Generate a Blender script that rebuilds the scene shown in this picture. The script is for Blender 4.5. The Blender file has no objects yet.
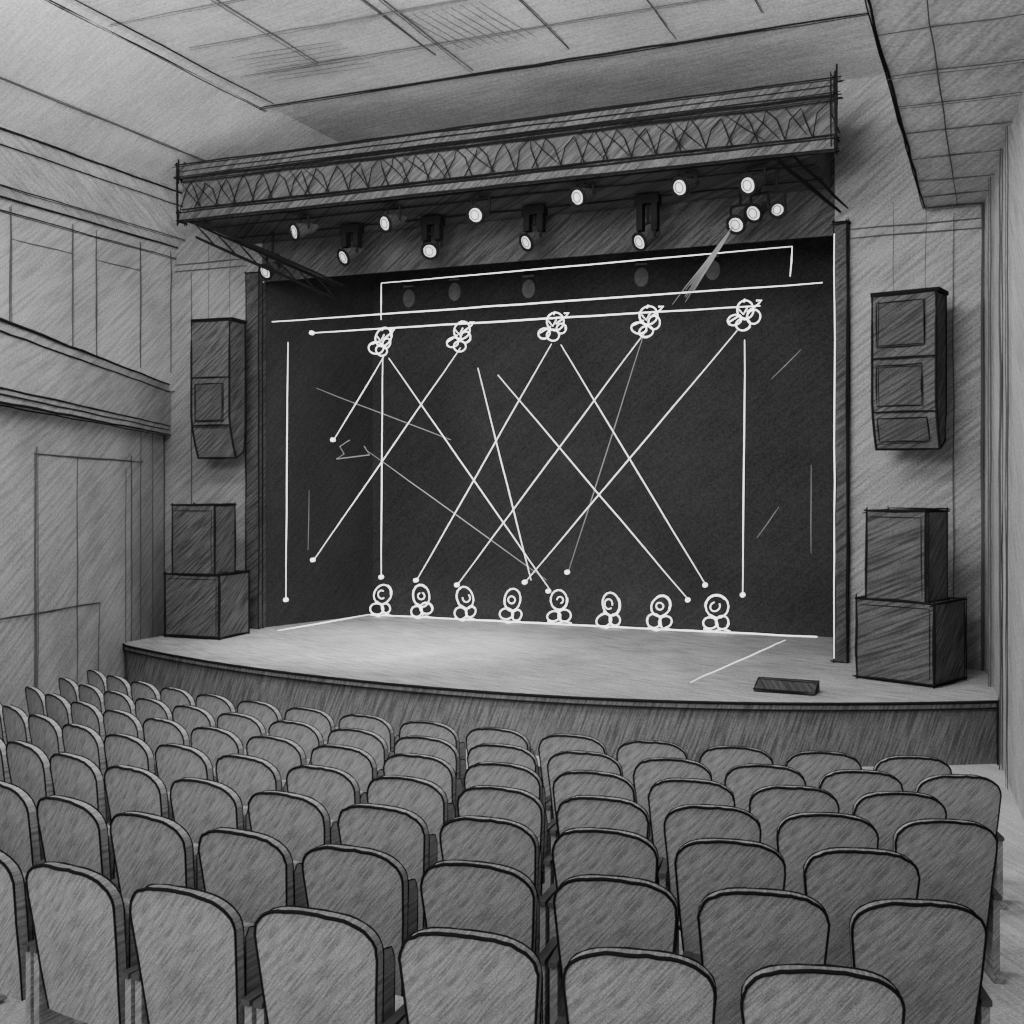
import bpy, math, random
from mathutils import Vector, Matrix
random.seed(7)
EYE = 3.05          # eye height above the stalls floor; geometry below is written relative to eye level
YAW = math.atan(488/1154)

# ------------------------------------------------------------------ materials
def sketch(name, g, hatch=0.25, k=1.0, grain=0.27, n1=(0.6,0.6,-0.75), cloud=0.16, rough=0.95, sdir=None):
    m = bpy.data.materials.new(name); m.use_nodes = True
    nt = m.node_tree; N = nt.nodes; L = nt.links
    b = N['Principled BSDF']; b.inputs['Roughness'].default_value = rough
    b.inputs['Specular IOR Level'].default_value = 0.04
    tc = N.new('ShaderNodeTexCoord')
    n1 = Vector(n1).normalized()
    sd = Vector(sdir).normalized() if sdir else Vector((n1.z*-1, n1.z*-1, (n1.x+n1.y))).normalized()
    def dot(v):
        d = N.new('ShaderNodeVectorMath'); d.operation = 'DOT_PRODUCT'
        d.inputs[1].default_value = v; L.new(tc.outputs['Object'], d.inputs[0]); return d.outputs['Value']
    def mul(a, f):
        q = N.new('ShaderNodeMath'); q.operation = 'MULTIPLY'; L.new(a, q.inputs[0])
        if isinstance(f, (int, float)): q.inputs[1].default_value = f
        else: L.new(f, q.inputs[1])
        return q.outputs[0]
    cx = N.new('ShaderNodeCombineXYZ')
    L.new(mul(dot(n1), 26*k), cx.inputs[0]); L.new(mul(dot(sd), 1.6*k), cx.inputs[1])
    def noise(vec, sc, det, lo, hi, fmin, fmax):
        n = N.new('ShaderNodeTexNoise'); n.inputs['Scale'].default_value = sc; n.inputs['Detail'].default_value = det
        L.new(vec, n.inputs['Vector'])
        r = N.new('ShaderNodeMapRange'); r.inputs['From Min'].default_value = fmin; r.inputs['From Max'].default_value = fmax
        r.inputs['To Min'].default_value = lo; r.inputs['To Max'].default_value = hi
        L.new(n.outputs['Fac'], r.inputs['Value']); return r.outputs[0]
    a = noise(cx.outputs[0], 1.0, 3, 1-hatch, 1+hatch*0.5, 0.36, 0.62)
    c = noise(tc.outputs['Object'], 0.7*k, 3, 1-cloud, 1+cloud, 0.3, 0.7)
    e = noise(tc.outputs['Object'], 40*k, 2, 1-grain, 1+grain, 0.3, 0.7)
    v = mul(mul(mul(a, c), e), g)
    cc = N.new('ShaderNodeCombineColor')
    for i in range(3): L.new(v, cc.inputs[i])
    L.new(cc.outputs[0], b.inputs['Base Color'])
    return m

def flat(name, g, emit=0.0, rough=0.9):
    m = bpy.data.materials.new(name); m.use_nodes = True
    b = m.node_tree.nodes['Principled BSDF']
    b.inputs['Base Color'].default_value = (g, g, g, 1); b.inputs['Roughness'].default_value = rough
    b.inputs['Specular IOR Level'].default_value = 0.05
    if emit:
        b.inputs['Emission Color'].default_value = (1, 1, 1, 1); b.inputs['Emission Strength'].default_value = emit
    return m

M_wall  = sketch('plaster_wall', 0.40, 0.24, 1.0)
M_pros  = sketch('proscenium_plaster', 0.29, 0.28, 1.0)
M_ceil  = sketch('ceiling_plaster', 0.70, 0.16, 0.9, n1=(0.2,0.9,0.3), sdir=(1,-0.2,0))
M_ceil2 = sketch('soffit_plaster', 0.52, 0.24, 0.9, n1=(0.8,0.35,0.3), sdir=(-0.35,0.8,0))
M_floor = sketch('auditorium_carpet', 0.52, 0.20, 1.6, n1=(0.9,0.5,0))
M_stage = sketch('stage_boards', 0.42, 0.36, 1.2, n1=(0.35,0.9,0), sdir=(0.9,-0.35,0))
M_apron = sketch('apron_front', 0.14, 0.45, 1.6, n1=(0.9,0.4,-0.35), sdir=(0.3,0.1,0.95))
M_seat  = sketch('seat_fabric', 0.30, 0.36, 4.2, grain=0.3, n1=(0.75,0.0,-0.65), sdir=(0.65,0,0.75))
M_black = sketch('black_drape', 0.043, 0.12, 0.9, cloud=0.15, grain=0.3)
M_head  = sketch('dark_header', 0.080, 0.5, 1.2)
M_truss = sketch('truss_paint', 0.11, 0.5, 1.5)
M_spk   = sketch('speaker_cabinet', 0.10, 0.55, 1.6)
M_spk2  = sketch('speaker_grille', 0.075, 0.5, 1.6)
M_line  = flat('graphite_edge', 0.014)
M_soft  = flat('soft_graphite', 0.085)
M_chalk = flat('white_glow', 0.9, 2.4)  # glow added to the white lines, pipes and light beams
M_chalk2= flat('dim_glow', 0.28, 0.12)  # fainter added glow for the dim beams and strokes
M_lens  = sketch('lens_glow', 0.8, 0.2, 6.0)
M_lens.node_tree.nodes['Principled BSDF'].inputs['Emission Color'].default_value = (1,1,1,1)
M_lens.node_tree.nodes['Principled BSDF'].inputs['Emission Strength'].default_value = 0.7
M_dim   = sketch('painted_reflection', 0.17, 0.3, 4.0)  # grey that paints faint lamp reflections, not real lenses

# ------------------------------------------------------------------ mesh builder
class B:
    def __init__(s): s.v = []; s.f = []; s.m = []; s.mats = []
    def mi(s, mat):
        if mat not in s.mats: s.mats.append(mat)
        return s.mats.index(mat)
    def poly(s, pts, mat):
        i = len(s.v); s.v += [Vector(p) for p in pts]; s.f.append(tuple(range(i, i+len(pts)))); s.m.append(s.mi(mat))
    def box(s, a, b, mat, M=None):
        x0,y0,z0 = a; x1,y1,z1 = b
        P = [Vector(p) for p in [(x0,y0,z0),(x1,y0,z0),(x1,y1,z0),(x0,y1,z0),(x0,y0,z1),(x1,y0,z1),(x1,y1,z1),(x0,y1,z1)]]
        if M: P = [M @ p for p in P]
        i = len(s.v); s.v += P
        for f in [(0,3,2,1),(4,5,6,7),(0,1,5,4),(1,2,6,5),(2,3,7,6),(3,0,4,7)]:
            s.f.append(tuple(i+q for q in f)); s.m.append(s.mi(mat))
        return P
    def prism(s, prof, x0, x1, mat, M=None):   # profile in (y,z), extruded along x
        n = len(prof); P = [Vector((x0,y,z)) for y,z in prof]+[Vector((x1,y,z)) for y,z in prof]
        if M: P = [M @ p for p in P]
        i = len(s.v); s.v += P; k = s.mi(mat)
        s.f.append(tuple(i+q for q in range(n))); s.m.append(k)
        s.f.append(tuple(i+n+q for q in reversed(range(n)))); s.m.append(k)
        for q in range(n):
            r = (q+1) % n; s.f.append((i+q, i+n+q, i+n+r, i+r)); s.m.append(k)
        return P
    def tube(s, pts, r, mat, n=5, closed=False, taper=False):
        pts = [Vector(p) for p in pts]; k = s.mi(mat); i0 = len(s.v); c = len(pts)
        for j, p in enumerate(pts):
            if closed: t = pts[(j+1) % c]-pts[j-1]
            else: t = pts[min(j+1, c-1)]-pts[max(j-1, 0)]
            if t.length < 1e-9: t = Vector((0,0,1))
            t.normalize()
            up = Vector((0,0,1)) if abs(t.z) < 0.9 else Vector((0,1,0))
            a = t.cross(up).normalized(); b = t.cross(a)
            rr = r
            if taper: rr = r*(0.55+0.45*math.sin(math.pi*min(1, max(0, j/(c-1)))))
            for q in range(n):
                w = 2*math.pi*q/n; s.v.append(p+(a*math.cos(w)+b*math.sin(w))*rr)
        for j in range(c if closed else c-1):
            j2 = (j+1) % c
            for q in range(n):
                q2 = (q+1) % n
                s.f.append((i0+j*n+q, i0+j*n+q2, i0+j2*n+q2, i0+j2*n+q)); s.m.append(k)
        if not closed:
            s.f.append(tuple(i0+q for q in reversed(range(n)))); s.m.append(k)
            s.f.append(tuple(i0+(c-1)*n+q for q in range(n))); s.m.append(k)
    def line(s, a, b, r=0.016, mat=None, j=0.007, over=0.0, dbl=False):
        a = Vector(a); b = Vector(b); d = (b-a); Ln = d.length
        if Ln < 1e-6: return
        d.normalize(); a = a-d*over; b = b+d*over; Ln += 2*over
        n = max(3, int(Ln/0.5)+2)
        def mk(o):
            return [a.lerp(b, i/(n-1))+Vector([random.uniform(-j,j) for _ in range(3)])+o for i in range(n)]
        s.tube(mk(Vector((0,0,0))), r, mat or M_line, taper=True)
        if dbl:
            o = Vector([random.uniform(-1,1)*0.03 for _ in range(3)])
            s.tube(mk(o), r*0.6, mat or M_line, taper=True)
    def edges(s, P, r=0.016, over=0.03, dbl=False, mat=None):
        for a,b in [(0,1),(1,2),(2,3),(3,0),(4,5),(5,6),(6,7),(7,4),(0,4),(1,5),(2,6),(3,7)]:
            s.line(P[a], P[b], r, mat, over=over, dbl=dbl)
    def disc(s, c, nrm, r, mat, n=20, squash=1):
        c = Vector(c); nrm = Vector(nrm).normalized(); up = Vector((0,0,1)) if abs(nrm.z) < .9 else Vector((0,1,0))
        a = nrm.cross(up).normalized(); b = nrm.cross(a)
        s.poly([c+a*math.cos(2*math.pi*q/n)*r*squash+b*math.sin(2*math.pi*q/n)*r for q in range(n)], mat)
    def cone(s, c0, c1, r0, r1, mat, n=16):
        c0 = Vector(c0); c1 = Vector(c1); t = (c1-c0).normalized(); up = Vector((0,0,1)) if abs(t.z) < .9 else Vector((0,1,0))
        a = t.cross(up).normalized(); b = t.cross(a); i = len(s.v); k = s.mi(mat)
        for c, r in ((c0,r0),(c1,r1)):
            for q in range(n): s.v.append(c+(a*math.cos(2*math.pi*q/n)+b*math.sin(2*math.pi*q/n))*r)
        for q in range(n):
            q2 = (q+1) % n; s.f.append((i+q, i+q2, i+n+q2, i+n+q)); s.m.append(k)
        s.f.append(tuple(i+q for q in reversed(range(n)))); s.m.append(k)
        s.f.append(tuple(i+n+q for q in range(n))); s.m.append(k)
    def mesh(s, name):
        me = bpy.data.meshes.new(name); me.from_pydata([tuple(v) for v in s.v], [], s.f)
        for m in s.mats: me.materials.append(m)
        for p, k in zip(me.polygons, s.m): p.material_index = k
        me.update(); return me
    def done(s, name, origin=None):
        if origin is not None:
            o = Vector(origin); s.v = [v-o for v in s.v]
        ob = bpy.data.objects.new(name, s.mesh(name)); bpy.context.collection.objects.link(ob)
        if origin is not None: ob.location = origin
        return ob

# ------------------------------------------------------------------ room dimensions
YP = 15.9; ZF = -3.05; ZS = -2.36; ZC = 5.4; ZR = 3.6
def wl(y): return -13.2+0.509*(YP-y)          # splayed lower left wall
def wr(y): return -0.18+0.085*(YP-y)          # right wall
YF = 10.6
def zfl(y): return -2.62-0.065*(y-4) if y < YF else ZF
OL, OR, OT = -11.19, -2.035, 3.34             # proscenium opening

# floor (raked then flat)
b = B()
ys = [-1.5, 2, 4, 6, 8, YF, 12, YP+3]
for i in range(len(ys)-1):
    y0, y1 = ys[i], ys[i+1]
    b.poly([(-14.2,y0,zfl(y0)),(1.6,y0,zfl(y0)),(1.6,y1,zfl(y1)),(-14.2,y1,zfl(y1))], M_floor)
b.done('floor')

# left wall with splayed balcony front
b = B()
y0 = 2.0
b.poly([(wl(y0),y0,ZF),(wl(YP),YP,ZF),(wl(YP),YP,0.85),(wl(y0),y0,0.85)], M_wall)
b.poly([(wl(y0)-.0,y0,1.6),(wl(YP),YP,1.6),(-13.2,YP,1.6),(-13.2,y0,1.6)], M_wall)          # balcony deck
b.poly([(-12.95,y0,1.6),(-12.95,YP,1.6),(-12.95,YP,4.06),(-12.95,y0,4.06)], M_wall)        # upper wall
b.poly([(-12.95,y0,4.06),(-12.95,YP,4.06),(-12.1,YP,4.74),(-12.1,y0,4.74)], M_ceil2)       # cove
for (x,z,r) in ((-12.9,4.04,.020),(-12.75,4.16,.012),(-12.13,4.70,.02),(-12.3,4.55,.012),(-12.93,3.86,.010)):
    b.line((x,y0,z),(x,YP,z), r, dbl=True)
for y in (11.2, 12.3, 13.5, 14.0, 15.0, 15.75):
    b.line((-12.93,y,1.9),(-12.93,y,3.95), .011, M_soft, dbl=True)
for y0_, y1_ in ((12.3,13.5),(14.0,15.0)):
    b.line((-12.93,y0_,3.5),(-12.93,y1_,3.5), .008, M_soft)
# balcony parapet
e = 0.14
def wp(y, z, o=0.0): return (wl(y)+o*0.89, y+o*0.455, z)
P = [wp(y0,.85,e),wp(YP-.1,.85,e),wp(YP-.1,1.7,e),wp(y0,1.7,e)]
Q = [wp(y0,.85,0),wp(YP-.1,.85,0),wp(YP-.1,1.7,0),wp(y0,1.7,0)]
b.poly(P, M_wall); b.poly([P[3],P[2],Q[2],Q[3]], M_wall); b.poly([P[0],P[1],Q[1],Q[0]], M_wall); b.poly(Q, M_wall)
for z, r in ((1.7,.018),(1.58,.011),(1.0,.011),(0.93,.010),(0.85,.016)):
    b.line(wp(y0,z,e+.01), wp(YP-.2,z,e+.01), r, M_line, dbl=(z in (1.7,.85,1.0)))
for y in (14.4, 15.1): b.line(wp(y,ZF,.02), wp(y,.85,.02), .009, M_soft)
# dado rail
b.line(wp(8.5,-1.38,.02), wp(12.4,-1.62,.02), .009, M_soft, dbl=True)
b.line(wp(12.4,-1.62,.02), wp(12.3,ZF,.02), .009, M_soft)
wall_left = b.done('wall_left')

# door in lower left wall
b = B()
y0d, y1d, zt = 10.1, 13.9, .36
b.poly([wp(y0d,ZF+.01,.01),wp(y1d,ZF+.01,.01),wp(y1d,zt,.01),wp(y0d,zt,.01)], M_wall)
for p,q in (((y0d,ZF),(y0d,zt)),((y1d,ZF),(y1d,zt)),((y0d,zt),(y1d+.6,zt))):
    b.line(wp(p[0],p[1],.02), wp(q[0],q[1],.02), .012, M_soft, over=.08, dbl=True)
b.line(wp(11.5,ZF,.02), wp(11.5,zt,.02), .009, M_soft)
b.line(wp(13.6,ZF,.02), wp(13.6,zt-.1,.02), .007, M_soft)
d1 = b.done('door_1')

# right wall
b = B()
b.poly([(wr(0),0,ZF),(wr(YP),YP,ZF),(wr(YP),YP,ZR),(wr(0),0,ZR)], M_wall)
for y, r in ((15.85,.02),(14.6,.012),(13.4,.014),(12.6,.010)):
    b.line((wr(y)-.03,y,ZF),(wr(y)-.03,y,ZR), r, M_soft, dbl=True)
b.done('wall_right')

# proscenium wall (with opening)
b = B()
def wq(x0,x1,z0,z1,m=M_pros,y=YP): b.poly([(x0,y,z0),(x1,y,z0),(x1,y,z1),(x0,y,z1)], m)
wq(-14.0,OL,ZF,5.6); wq(OR,0.3,ZF,5.6); wq(OL,OR,OT,5.6, M_head)
b.poly([(OL,YP,ZS),(OL,YP+.1,ZS),(OL,YP+.1,OT),(OL,YP,OT)], M_head)
for z in (3.4, 3.28):
    b.line((OR+.2,YP-.02,z),(-0.18,YP-.02,z),.010,M_soft)
    b.line((-13.2,YP-.02,z+.35),(OL-.3,YP-.02,z+.35),.010,M_soft)
b.line((-13.17,YP-.03,ZF),(-13.17,YP-.03,5),.014,M_soft)
b.line((-12.6,YP-.03,ZF),(-12.6,YP-.03,3.6),.009,M_soft)
b.line((-.55,YP-.03,ZF),(-.55,YP-.03,3.5),.008,M_soft)
b.done('wall_proscenium')
b = B()
Pp = b.box((OL-.25,YP-.10,ZS),(OL,YP-.0,OT+.15),M_head); b.edges(Pp,.014)
b.done('trim_1')
b = B()
Pp = b.box((OR,YP-.10,ZS),(OR+.17,YP-.0,OT+.15),M_head); b.edges(Pp,.016,dbl=True)
b.line((OR+.01,YP-.12,ZS+.05),(OR+.01,YP-.12,OT),.008,M_chalk)
b.done('trim_2')

# ceiling
b = B()
b.poly([(-9.6,-1,ZC),(-.92,-1,ZC),(-.92,YP,ZC),(-9.6,YP,ZC)], M_ceil)
b.poly([(-12.1,-1,4.74),(-9.6,-1,ZC),(-9.6,YP,ZC),(-12.1,YP,4.74)], M_ceil)
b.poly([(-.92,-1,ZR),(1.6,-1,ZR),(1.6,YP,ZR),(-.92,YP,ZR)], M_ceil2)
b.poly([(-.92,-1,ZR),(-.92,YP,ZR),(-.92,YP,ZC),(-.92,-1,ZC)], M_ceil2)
z = ZC-.02
b.line((-9.75,13.75,z),(-1.2,13.7,z),.015,dbl=True)
for y in (12.6, 11.55, 10.6, 9.6): b.line((-9.2 if y>11 else -9.6,y,z),(-1.0,y,z),.009,M_soft,dbl=True)
b.line((-9.7,9,z),(-9.7,13.9,z),.017,dbl=True); b.line((-9.45,9,z),(-9.45,13.7,z),.011)
for x,ye in ((-8.0,12.6),(-6.3,13.6),(-6.5,12.9),(-4.9,13.4),(-3.6,13.6),(-2.5,13.2)): b.line((x,9,z),(x,ye,z),.011,M_soft,dbl=True)
b.line((-11.2,7,4.95),(-11.2,YP,4.95),.011,M_soft,dbl=True)
for i in range(9): b.line((-6.3+.12*i,11.7,z),(-6.1+.12*i,12.9,z),.005,M_soft)
for i in range(8): b.line((-8.9,12.0+.13*i,z),(-7.4,12.05+.13*i,z),.005,M_soft)
z = ZR-.02
b.line((-.90,8,z),(-.90,YP,z),.014,dbl=True); b.line((-.5,8,z),(-.5,YP,z),.007,M_soft)
for y in (9.6,10.6,11.5,12.4,13.4,14.4,15.2,15.85): b.line((-.9,y,z),(wr(y),y,z),.007,M_soft,dbl=True)
b.line((-.9,YP-.06,z),(wr(YP),YP-.06,z),.013,M_soft)
b.done('ceiling')

# ------------------------------------------------------------------ stage
def ya(x): return 12.05+(0.035 if x < -5.5 else 0.055)*(x+5.5)**2
b = B()
xs = [-12.45+i*(12.45-0.02)/40 for i in range(41)]
front = []
for x in xs:
    y = ya(x)
    if x < wl(y)+.02:
        x = wl(y)+.02
    front.append((x, y))
for i in range(40):
    (x0_,y0_),(x1_,y1_) = front[i],front[i+1]
    b.poly([(x0_,y0_,ZS),(x1_,y1_,ZS),(x1_,YP,ZS),(x0_,YP,ZS)], M_stage)
    b.poly([(x0_,y0_-.05,ZS),(x1_,y1_-.05,ZS),(x1_,y1_,ZS),(x0_,y0_,ZS)], M_stage)
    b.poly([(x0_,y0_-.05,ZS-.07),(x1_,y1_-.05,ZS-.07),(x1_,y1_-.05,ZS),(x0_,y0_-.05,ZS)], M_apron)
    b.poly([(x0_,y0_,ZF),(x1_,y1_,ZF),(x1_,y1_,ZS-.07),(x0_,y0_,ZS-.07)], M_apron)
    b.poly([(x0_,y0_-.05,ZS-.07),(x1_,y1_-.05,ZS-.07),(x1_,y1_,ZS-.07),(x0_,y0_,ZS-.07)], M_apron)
b.poly([(-11.25,YP,ZS),(-1.7,YP,ZS),(-1.4,18.4,ZS),(-10.6,18.4,ZS)], M_stage)
b.tube([(x,y-.055,ZS) for x,y in front], .018, M_line)
b.tube([(x,y-.055,ZS-.07) for x,y in front], .009, M_line)
for x,y in (front[0],front[-1]): b.line((x,y-.06,ZF),(x,y-.06,ZS),.02)
b.line((-10.75,15.7,ZS+.012),(-10.5,18.25,ZS+.012),.009,M_chalk)
b.line((-10.5,18.25,ZS+.012),(-2.6,18.25,ZS+.012),.015,M_chalk)
b.line((-3.4,13.5,ZS+.005),(-3.0,17.8,ZS+.005),.005,M_chalk)
b.done('stage')

# black drapes / backdrop
b = B()
b.poly([(-10.54,18.4,ZS),(-1.4,18.4,ZS),(-1.4,18.4,4.0),(-10.54,18.4,4.0)], M_black)
b.poly([(-11.22,16.0,ZS),(-10.54,18.4,ZS),(-10.54,18.4,4.0),(-11.22,16.0,4.0)], M_black)
b.poly([(-1.75,16.0,ZS),(-1.4,18.4,ZS),(-1.4,18.4,4.0),(-1.75,16.0,4.0)], M_black)
b.poly([(-11.22,16.0,4.0),(-10.54,18.4,4.0),(-1.4,18.4,4.0),(-1.75,16.0,4.0)], M_black)
for x,zc in ((-9.78,3.37),(-8.87,3.43),(-7.46,3.39),(-5.45,3.45),(-4.26,3.48)):  # lamp reflections painted as grey smudges on the drape
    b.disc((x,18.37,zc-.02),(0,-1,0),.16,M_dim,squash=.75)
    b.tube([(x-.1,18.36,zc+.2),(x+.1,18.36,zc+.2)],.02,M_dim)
b.done('stage_backdrop')

# ------------------------------------------------------------------ canopy truss
b = B()
CX0, CX1, CY = -11.4, -1.8, 14.1
b.box((CX0+.05,CY+.06,3.98),(CX1-.28,YP-.01,4.80),M_head)
P = b.box((CX0,CY-.04,4.62),(CX1,CY+.1,4.82),M_truss); b.edges(P,.017,.08,True)
P = b.box((CX0,CY-.04,3.98),(CX1,CY+.1,4.10),M_truss); b.edges(P,.017,.05,True)
b.box((CX0,CY+.05,4.05),(CX1,CY+.1,4.7),M_truss)
b.line((CX0,CY-.05,4.72),(CX1,CY-.05,4.72),.010)
for zc in (4.56,4.16): b.line((CX0,CY,zc),(CX1,CY,zc),.013,dbl=True)
n = 30
for i in range(n):   # looping lattice web
    xa = CX0+(CX1-CX0)*i/n; w = (CX1-CX0)/n
    jx = random.uniform(-.07,.07); jz = random.uniform(-.04,.02)
    b.tube([(xa+jx,CY,4.17),(xa+w*.35,CY-.01,4.42+jz),(xa+w*.6+jx,CY,4.55+jz),(xa+w*.85,CY,4.42),(xa+w*1.15,CY,4.17)],.009,M_line)
    if random.random() < .55: b.line((xa+jx,CY,4.55),(xa+w*random.uniform(.9,1.4),CY,4.18),.008,j=.015)
b.line((CX1+.02,CY-.05,3.95),(CX1+.02,CY-.05,4.98),.022)
b.line((CX1-.04,CY-.05,4.0),(CX1-.04,CY-.05,4.9),.012)
b.line((CX0-.02,CY-.05,3.9),(CX0-.02,CY-.05,4.86),.020)
for y,zz in ((14.55,3.95),(15.3,3.95)):
    b.line((CX0+.1,y,zz),(CX1-.3,y,zz),.016)
# raking end brace at the right-hand end
b.line((-2.5,14.2,3.96),(-1.95,15.78,3.62),.03,dbl=True); b.line((-2.3,14.2,3.98),(-1.85,15.78,3.66),.022)
canopy = b.done('lighting_canopy')
def arm(a, c, name):
    b = B(); a = Vector(a); c = Vector(c)
    for o in (Vector((0,0,0)),Vector((0,0,-.2)),Vector((.15,0,0))): b.line(a+o,c+o,.024,dbl=True)
    n = 7
    for i in range(n):
        p = a.lerp(c,i/n); q = a.lerp(c,(i+1)/n); b.line(p,q+Vector((0,0,-.2)),.016)
    b.done(name)
arm((-11.2,14.2,3.94),(-9.7,15.78,3.15),'lighting_boom')

# canopy spotlights
def par(p, aim, top, block=False, r=.108):
    b = B(); p = Vector(p); d = Vector(aim).normalized()
    back = p-d*.30
    b.cone(back, p, r*.62, r*1.15, M_spk2)
    b.cone(back-d*.08, back, r*.35, r*.6, M_spk2)
    b.disc(p+d*.006, d, r*.90, M_lens)
    up = Vector((0,0,1)); a = d.cross(up).normalized(); bb = d.cross(a)
    b.tube([p+d*.01+(a*math.cos(w)+bb*math.sin(w))*r*1.08 for w in [2*math.pi*i/18 for i in range(18)]], .024, M_line, closed=True)
    b.tube([p+d*.012+(a*math.cos(w)*.55+bb*math.sin(w)*.6+a*.1)*r for w in [2*math.pi*1.2*i/14 for i in range(14)]], .007, M_soft)
    mid = p-d*.16; s = r*1.25
    for sg in (1,-1):
        b.tube([mid+a*s*sg, mid+a*s*sg+up*.2], .018, M_line)
    b.tube([mid+a*s+up*.2, mid-a*s+up*.2], .018, M_line)
    t = Vector((mid.x, mid.y, top))
    b.tube([mid+up*.2, t], .020, M_line)
    if block:
        w = .17
        b.box((mid.x-w,mid.y-.08,top-.14),(mid.x+w,mid.y+.08,top-.02),M_line)
        b.box((mid.x-w*.85,mid.y-.07,mid.z+.10),(mid.x-w*.35,mid.y+.07,top-.1),M_line)
        b.box((mid.x+w*.35,mid.y-.07,mid.z+.10),(mid.x+w*.85,mid.y+.07,top-.1),M_line)
    b.done('stage_spotlight', origin=tuple(p))
for x,z in ((-9.46,3.69),(-7.96,3.68),(-6.56,3.67),(-5.09,3.77),(-3.72,3.76),(-2.86,3.70)):
    par((x,14.25,z),(-.1+random.uniform(-.6,.3),-.8,-.3),3.97)
par((-2.53,14.4,3.40),(.2,-.8,-.3),3.97,r=.085)
for x,z in ((-10.56,3.33),(-9.15,3.45),(-7.69,3.43),(-6.16,3.43),(-4.5,3.30),(-3.19,3.42),(-2.96,3.55)):
    par((x,15.1,z),(-.1+random.uniform(-.5,.3),-.8,-.45),3.97,block=(-9.5<x<-4))

# suspended rig: pipes + light beams built as glowing tubes in the plane of the opening
YL = 16.05
b = B()
S = [(-11.1,2.7,-2.22,2.74,.011),(-9.04,3.2,-2.62,3.27,.008),(-9.04,3.2,-9.04,2.62,.008),(-2.62,3.27,-2.65,2.86,.009),
     (-10.33,2.48,-3.06,2.48,.012),(-10.79,2.35,-10.83,-1.89,.010),(-3.27,2.02,-3.3,-1.53,.009),(-9.01,2.06,-9.04,-1.46,.009)]
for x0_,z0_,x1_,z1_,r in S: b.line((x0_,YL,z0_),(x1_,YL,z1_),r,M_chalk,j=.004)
for x0_,z0_,x1_,z1_ in [(-10.38,-.08,-10.4,-1.06),(-2.37,.27,-2.37,-.93),(-2.9,1.46,-2.5,1.85),(-3.1,-.73,-2.8,-.3)]:
    b.line((x0_,YL,z0_),(x1_,YL,z1_),.005,M_chalk2,j=.004)
b.done('rigging_frame')
b = B()
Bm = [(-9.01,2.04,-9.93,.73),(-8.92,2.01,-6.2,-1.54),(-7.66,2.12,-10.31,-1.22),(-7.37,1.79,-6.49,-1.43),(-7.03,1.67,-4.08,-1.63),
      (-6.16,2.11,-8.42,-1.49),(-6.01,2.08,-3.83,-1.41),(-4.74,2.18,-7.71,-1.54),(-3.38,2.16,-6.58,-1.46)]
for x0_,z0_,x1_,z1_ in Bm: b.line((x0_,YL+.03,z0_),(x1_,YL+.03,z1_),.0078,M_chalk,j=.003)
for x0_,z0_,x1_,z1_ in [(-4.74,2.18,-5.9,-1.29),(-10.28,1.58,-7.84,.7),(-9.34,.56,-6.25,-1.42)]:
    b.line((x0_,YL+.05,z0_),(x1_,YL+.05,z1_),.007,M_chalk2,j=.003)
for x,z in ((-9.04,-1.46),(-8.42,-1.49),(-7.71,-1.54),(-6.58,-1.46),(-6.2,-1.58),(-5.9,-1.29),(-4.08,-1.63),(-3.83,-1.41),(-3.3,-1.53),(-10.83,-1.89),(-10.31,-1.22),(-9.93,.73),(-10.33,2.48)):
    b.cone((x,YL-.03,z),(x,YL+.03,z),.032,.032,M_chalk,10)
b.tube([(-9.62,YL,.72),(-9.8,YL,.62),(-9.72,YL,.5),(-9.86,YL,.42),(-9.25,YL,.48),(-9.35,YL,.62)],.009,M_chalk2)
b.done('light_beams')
b = B()
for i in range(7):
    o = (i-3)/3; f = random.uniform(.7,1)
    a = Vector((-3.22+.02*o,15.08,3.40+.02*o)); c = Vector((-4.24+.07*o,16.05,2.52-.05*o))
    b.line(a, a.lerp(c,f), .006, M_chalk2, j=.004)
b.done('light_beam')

def loop(b, c, r, y, ph=0, sq=1.0, mat=None, rr=.012, turn=1.15):
    n = 22; w1 = random.uniform(-.12,.12); w2 = random.uniform(0,6)
    P = []
    for i in range(n+1):
        t = ph+2*math.pi*turn*i/n; q = r*(1+w1*math.sin(2*t+w2)+.08*i/n)
        P.append((c[0]+math.cos(t)*q*sq, y+.012*i/n, c[1]+math.sin(t)*q))
    b.tube(P, rr, mat or M_chalk)
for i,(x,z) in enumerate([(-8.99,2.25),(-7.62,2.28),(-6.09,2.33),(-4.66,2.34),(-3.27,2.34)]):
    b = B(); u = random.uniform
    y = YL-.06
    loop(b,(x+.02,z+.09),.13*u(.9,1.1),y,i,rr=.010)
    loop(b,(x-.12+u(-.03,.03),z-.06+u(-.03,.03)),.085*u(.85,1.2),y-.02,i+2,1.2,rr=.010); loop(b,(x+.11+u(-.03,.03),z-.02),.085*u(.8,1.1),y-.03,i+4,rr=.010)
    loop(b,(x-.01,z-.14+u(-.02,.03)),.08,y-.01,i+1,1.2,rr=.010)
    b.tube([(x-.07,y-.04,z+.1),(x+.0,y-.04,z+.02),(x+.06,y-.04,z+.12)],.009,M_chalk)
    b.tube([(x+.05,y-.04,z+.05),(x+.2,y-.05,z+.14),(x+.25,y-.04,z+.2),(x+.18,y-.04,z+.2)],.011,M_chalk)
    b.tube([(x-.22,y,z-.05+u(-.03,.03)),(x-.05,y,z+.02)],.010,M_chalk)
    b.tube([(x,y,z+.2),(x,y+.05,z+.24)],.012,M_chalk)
    b.done('hanging_spotlight', origin=(x,y,z))
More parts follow.
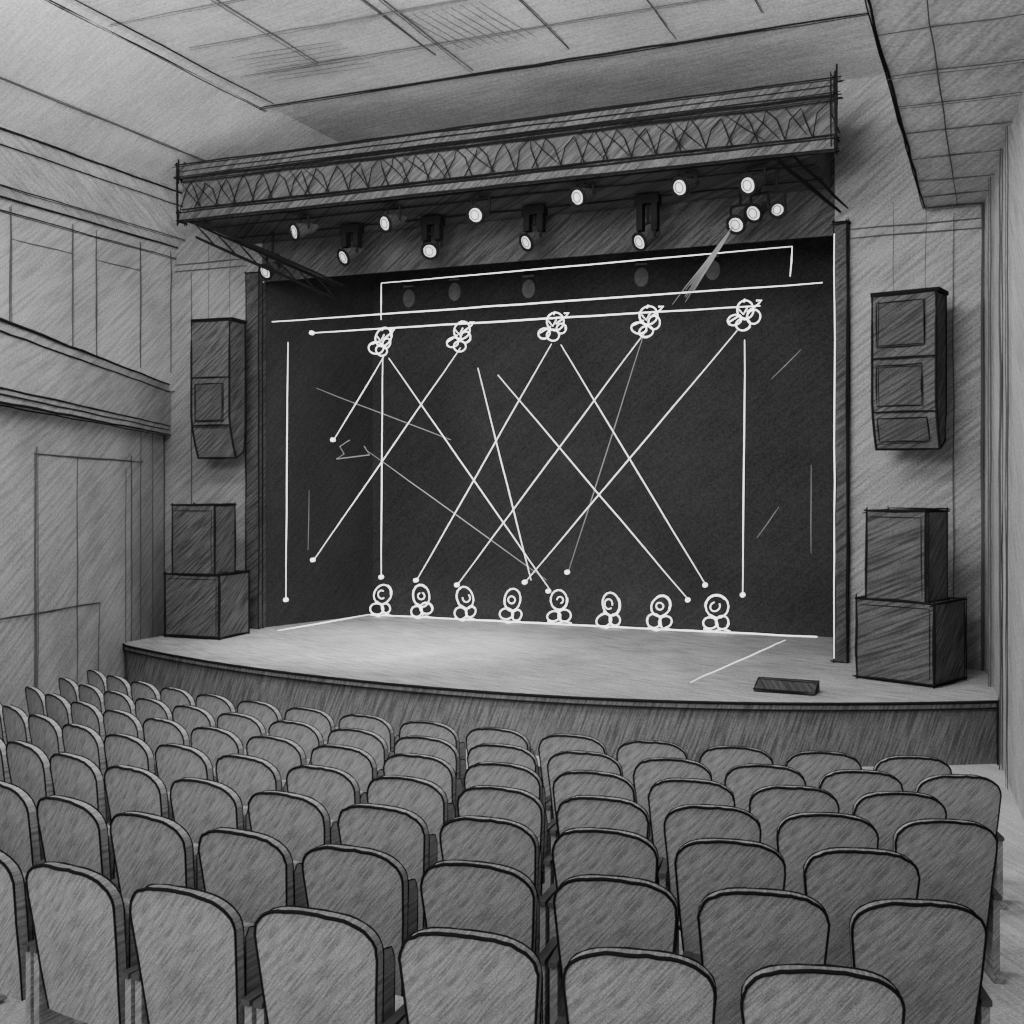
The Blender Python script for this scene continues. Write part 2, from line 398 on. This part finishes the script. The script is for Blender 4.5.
for i,(x,z) in enumerate([(-10.16,-2.1),(-9.36,-2.07),(-8.50,-2.09),(-7.64,-2.07),(-6.78,-2.0),(-5.90,-2.03),(-5.05,-2.06),(-4.13,-1.98)]):
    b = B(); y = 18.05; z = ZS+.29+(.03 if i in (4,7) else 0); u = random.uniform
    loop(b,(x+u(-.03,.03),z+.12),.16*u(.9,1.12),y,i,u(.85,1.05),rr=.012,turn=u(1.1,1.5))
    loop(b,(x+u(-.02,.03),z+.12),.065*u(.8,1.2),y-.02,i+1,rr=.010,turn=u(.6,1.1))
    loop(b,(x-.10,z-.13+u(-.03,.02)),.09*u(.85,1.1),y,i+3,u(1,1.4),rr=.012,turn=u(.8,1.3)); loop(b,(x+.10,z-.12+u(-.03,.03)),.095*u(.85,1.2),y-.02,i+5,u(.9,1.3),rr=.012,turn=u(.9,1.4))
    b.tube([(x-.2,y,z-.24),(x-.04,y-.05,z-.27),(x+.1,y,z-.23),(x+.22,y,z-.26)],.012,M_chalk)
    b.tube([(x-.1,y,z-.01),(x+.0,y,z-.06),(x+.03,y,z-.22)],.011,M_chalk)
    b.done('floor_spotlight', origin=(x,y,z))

# ------------------------------------------------------------------ speakers
def cab(b, w, d, z0, z1, M):
    P = b.box((-w/2,0,z0),(w/2,d,z1),M_spk,M); b.edges(P,.018,.03,True)
def stack(x, y, rot, name):
    b = B(); M = Matrix.Translation((x,y,0)) @ Matrix.Rotation(rot,4,'Z')
    cab(b,.98,.80,ZS+.03,ZS+.98,M)
    M2 = M @ Matrix.Translation((0,.03,0))
    cab(b,.76,.55,ZS+.985,ZS+2.05,M2)
    for (w,z0,z1,MM) in ((.98,ZS+.05,ZS+.96,M),(.76,ZS+1.02,ZS+2.02,M2)):
        b.line(MM @ Vector((-w/2+.05,-.01,z1-.05)), MM @ Vector((w/2-.05,-.01,z1-.05)), .006)
        b.line(MM @ Vector((w/2-.05,-.01,z0+.05)), MM @ Vector((w/2-.05,-.01,z1-.05)), .006)
    return b.done(name, origin=(x,y,ZS))
stack(-1.16,14.42,math.radians(-23),'speaker_stack')
stack(-11.42,14.40,math.radians(3),'speaker_stack')

def array(x, y, rot, z1, z0, name, w, panels):
    b = B(); M = Matrix.Translation((x,y,0)) @ Matrix.Rotation(rot,4,'Z')
    H = z1-z0
    def fy(t): return 0 if t < .70 else ((t-.70)/.30)**1.5*.17*H/1.9
    def fz(t): return z1-H*t
    T = [0,.2,.4,.6,.7,.8,.9,1.0]
    prof = [(fy(t),fz(t)) for t in T]+[(.40,z0+.10),(.45,z0+.45),(.45,z1)]
    P = b.prism(prof,-w/2,w/2,M_spk,M); n = len(prof)
    for off in (0,n):
        b.tube([P[off+i] for i in range(n)], .018, M_line, closed=True)
    for q in (0,7,8,10): b.line(P[q],P[q+n],.018,dbl=True)
    b.box((-w/2-.03,.02,z1),(w/2+.03,.47,z1+.05),M_line,M)
    for (x0,x1,t0,t1) in panels:
        ts = [t0+(t1-t0)*i/4 for i in range(5)]
        L_ = [M @ Vector((x0*w,fy(t)-.010,fz(t))) for t in ts]; R_ = [M @ Vector((x1*w,fy(t)-.010,fz(t))) for t in ts]
        for i in range(4): b.poly([L_[i],R_[i],R_[i+1],L_[i+1]],M_spk2)
        for p_,q_ in ((L_[0],R_[0]),(R_[0],R_[-1]),(R_[-1],L_[-1]),(L_[-1],L_[0])): b.line(p_,q_,.011,dbl=True)
    for t in (.41,.76):
        b.line(M @ Vector((-w/2,fy(t)-.012,fz(t))), M @ Vector((w/2,fy(t)-.012,fz(t))), .015, dbl=True)
    for sx in (-.2,.2):
        b.line(M @ Vector((sx,.25,z1+.05)), M @ Vector((sx,.25,ZR-.02 if x>-2 else 3.9)),.006,M_soft)
    b.line(M @ Vector((0,.4,z1-.5)), M @ Vector((0,.84,z1-.5)),.03)
    return b.done(name, origin=(x,y,(z0+z1)/2))
array(-1.10,15.05,math.radians(-12),2.37,.45,'line_array_speaker',.78,[(-.42,.32,.05,.34),(-.42,.28,.46,.72),(-.42,.36,.80,.95)])
array(-11.54,15.0,math.radians(4),2.60,.43,'line_array_speaker',.70,[(-.40,.34,.46,.73)])

# stage monitor wedge
b = B()
M = Matrix.Translation((-2.25,13.2,0)) @ Matrix.Rotation(math.radians(-3),4,'Z')
P = b.prism([(0,ZS+.012),(0,ZS+.04),(.20,ZS+.12),(.30,ZS+.12),(.30,ZS+.012)],-.34,.34,M_spk2,M)
for q in range(5): b.line(P[q],P[(q+1)%5],.010); b.line(P[q],P[q+5],.012)
b.done('stage_monitor', origin=(-2.25,13.2,ZS))

# ------------------------------------------------------------------ seats
def seat_mesh(seed):
    random.seed(seed); b = B()
    zb = .20
    def pt(u, t, f):
        zt = .785+.135*(max(0,1-abs(u)**3.0))**(1/2.0)
        z = zb+(zt-zb)*t
        x = u*(.232+.046*min(1,(z-zb)/.55))
        y = .30*x*x-(z-zb)*.15+f
        return Vector((x,y,z))
    U = [-math.cos(math.pi*i/22) for i in range(23)]; T = [0,.25,.5,.75,1]
    for f, flip in ((0,False),(.055,True)):
        i0 = len(b.v); k = b.mi(M_seat)
        for u in U:
            for t in T: b.v.append(pt(u,t,f))
        for i in range(len(U)-1):
            for j in range(4):
                q = (i0+i*5+j,i0+(i+1)*5+j,i0+(i+1)*5+j+1,i0+i*5+j+1)
                b.f.append(q if not flip else q[::-1]); b.m.append(k)
    path = lambda f: [pt(-1,t,f) for t in (0,.33,.66,.95)]+[pt(u,1,f) for u in U]+[pt(1,t,f) for t in (.95,.66,.33,0)]
    A = path(0); C = path(.055)
    for i in range(len(A)-1): b.poly([A[i],A[i+1],C[i+1],C[i]], M_seat)
    b.poly([A[0],C[0],C[-1],A[-1]], M_seat)
    jj = lambda P, a: [p+Vector((random.uniform(-a,a),-.002,random.uniform(-a,a))) for p in P]
    b.tube(jj(A,.003), .0085, M_line, taper=True)
    b.tube(jj(C,.002), .0055, M_line, taper=True)
    prof = [(.075,.30),(.075,.70),(.10,.735),(.17,.72),(.20,.66),(.19,.34),(.15,.29)]
    P = b.prism(prof,-.225,.225,M_seat)
    for q in range(7): b.line(P[q],P[(q+1)%7],.004,j=.001); b.line(P[q+7],P[(q+1)%7+7],.004,j=.001)
    for sx in (-.295,.295):
        b.box((sx-.018,.0,.03),(sx+.018,.20,.46),M_seat)
        b.box((sx-.022,-.02,.46),(sx+.022,.27,.485),M_soft)
        b.box((sx-.03,-.05,-.005),(sx+.03,.27,.03),M_seat)
        b.tube([(sx*.8,.03,.40),(sx,.08,.40)],.012,M_soft)
    return b.mesh('theater_seat')
meshes = [seat_mesh(s) for s in range(4)]
Y0 = [4.0,4.93,5.80,6.60,7.36,8.08,8.80]
offs = [-.60,-.34,-.66,-.30,-.60,-.28,-.62]
for k in range(7):
    cx = -2.9-.14*k; R = 9.5+.35*k
    pitch = .65
    th0 = math.asin((offs[k]-cx)/R)
    i = 0
    while True:
        th = th0-i*pitch/R; i += 1
        x = cx+R*math.sin(th); y = Y0[k]+R*(1-math.cos(th))
        if x < wl(y)+.55: break
        ob = bpy.data.objects.new('theater_seat', meshes[(i*7+k*3) % 4]); bpy.context.collection.objects.link(ob)
        ob.location = (x,y,zfl(y)); ob.rotation_euler = (0,0,th)

# ------------------------------------------------------------------ lights
def area(loc, tgt, sx, sy, e, name):
    l = bpy.data.lights.new(name,'AREA'); l.shape = 'RECTANGLE'; l.size = sx; l.size_y = sy; l.energy = e
    o = bpy.data.objects.new(name,l); bpy.context.collection.objects.link(o); o.location = loc
    o.rotation_euler = (Vector(tgt)-Vector(loc)).to_track_quat('-Z','Y').to_euler()
def spot(loc, tgt, e, ang, name, blend=.9):
    l = bpy.data.lights.new(name,'SPOT'); l.energy = e; l.spot_size = math.radians(ang); l.spot_blend = blend; l.shadow_soft_size = .3
    o = bpy.data.objects.new(name,l); bpy.context.collection.objects.link(o); o.location = loc
    o.rotation_euler = (Vector(tgt)-Vector(loc)).to_track_quat('-Z','Y').to_euler()
area((-6,7.6,5.0),(-7.5,16,0.5),8,1.6,700,'fill_light')  # unseen fill, added to brighten the walls and stage end
area((-4,3.5,2.8),(-8,13,4.2),6,2,560,'ceiling_fill')  # added out of view to lift the ceiling brightness
area((-4.5,-1.0,3.0),(-7,9,-1),8,4,230,'fill_light')  # soft fill added behind the camera, no such fixture
spot((-7.5,14.0,3.8),(-8.4,15.2,-2.36),2300,56,'stage_wash')
spot((-5.5,14.0,3.8),(-5.8,14.8,-2.36),450,60,'stage_wash')
w = bpy.data.worlds.new('world'); bpy.context.scene.world = w; w.use_nodes = True
w.node_tree.nodes['Background'].inputs[0].default_value = (1,1,1,1)
w.node_tree.nodes['Background'].inputs[1].default_value = 0.95

# ------------------------------------------------------------------ camera
cam = bpy.data.cameras.new('camera'); co = bpy.data.objects.new('camera',cam); bpy.context.collection.objects.link(co)
cam.sensor_width = 36; cam.lens = 36*1154/1024; cam.shift_y = -27/1024; cam.clip_start = .05
co.location = (0,0,0); co.rotation_euler = (math.pi/2,0,YAW)
bpy.context.scene.camera = co
for o in list(bpy.context.scene.objects):
    if o.parent is None: o.location.z += EYE
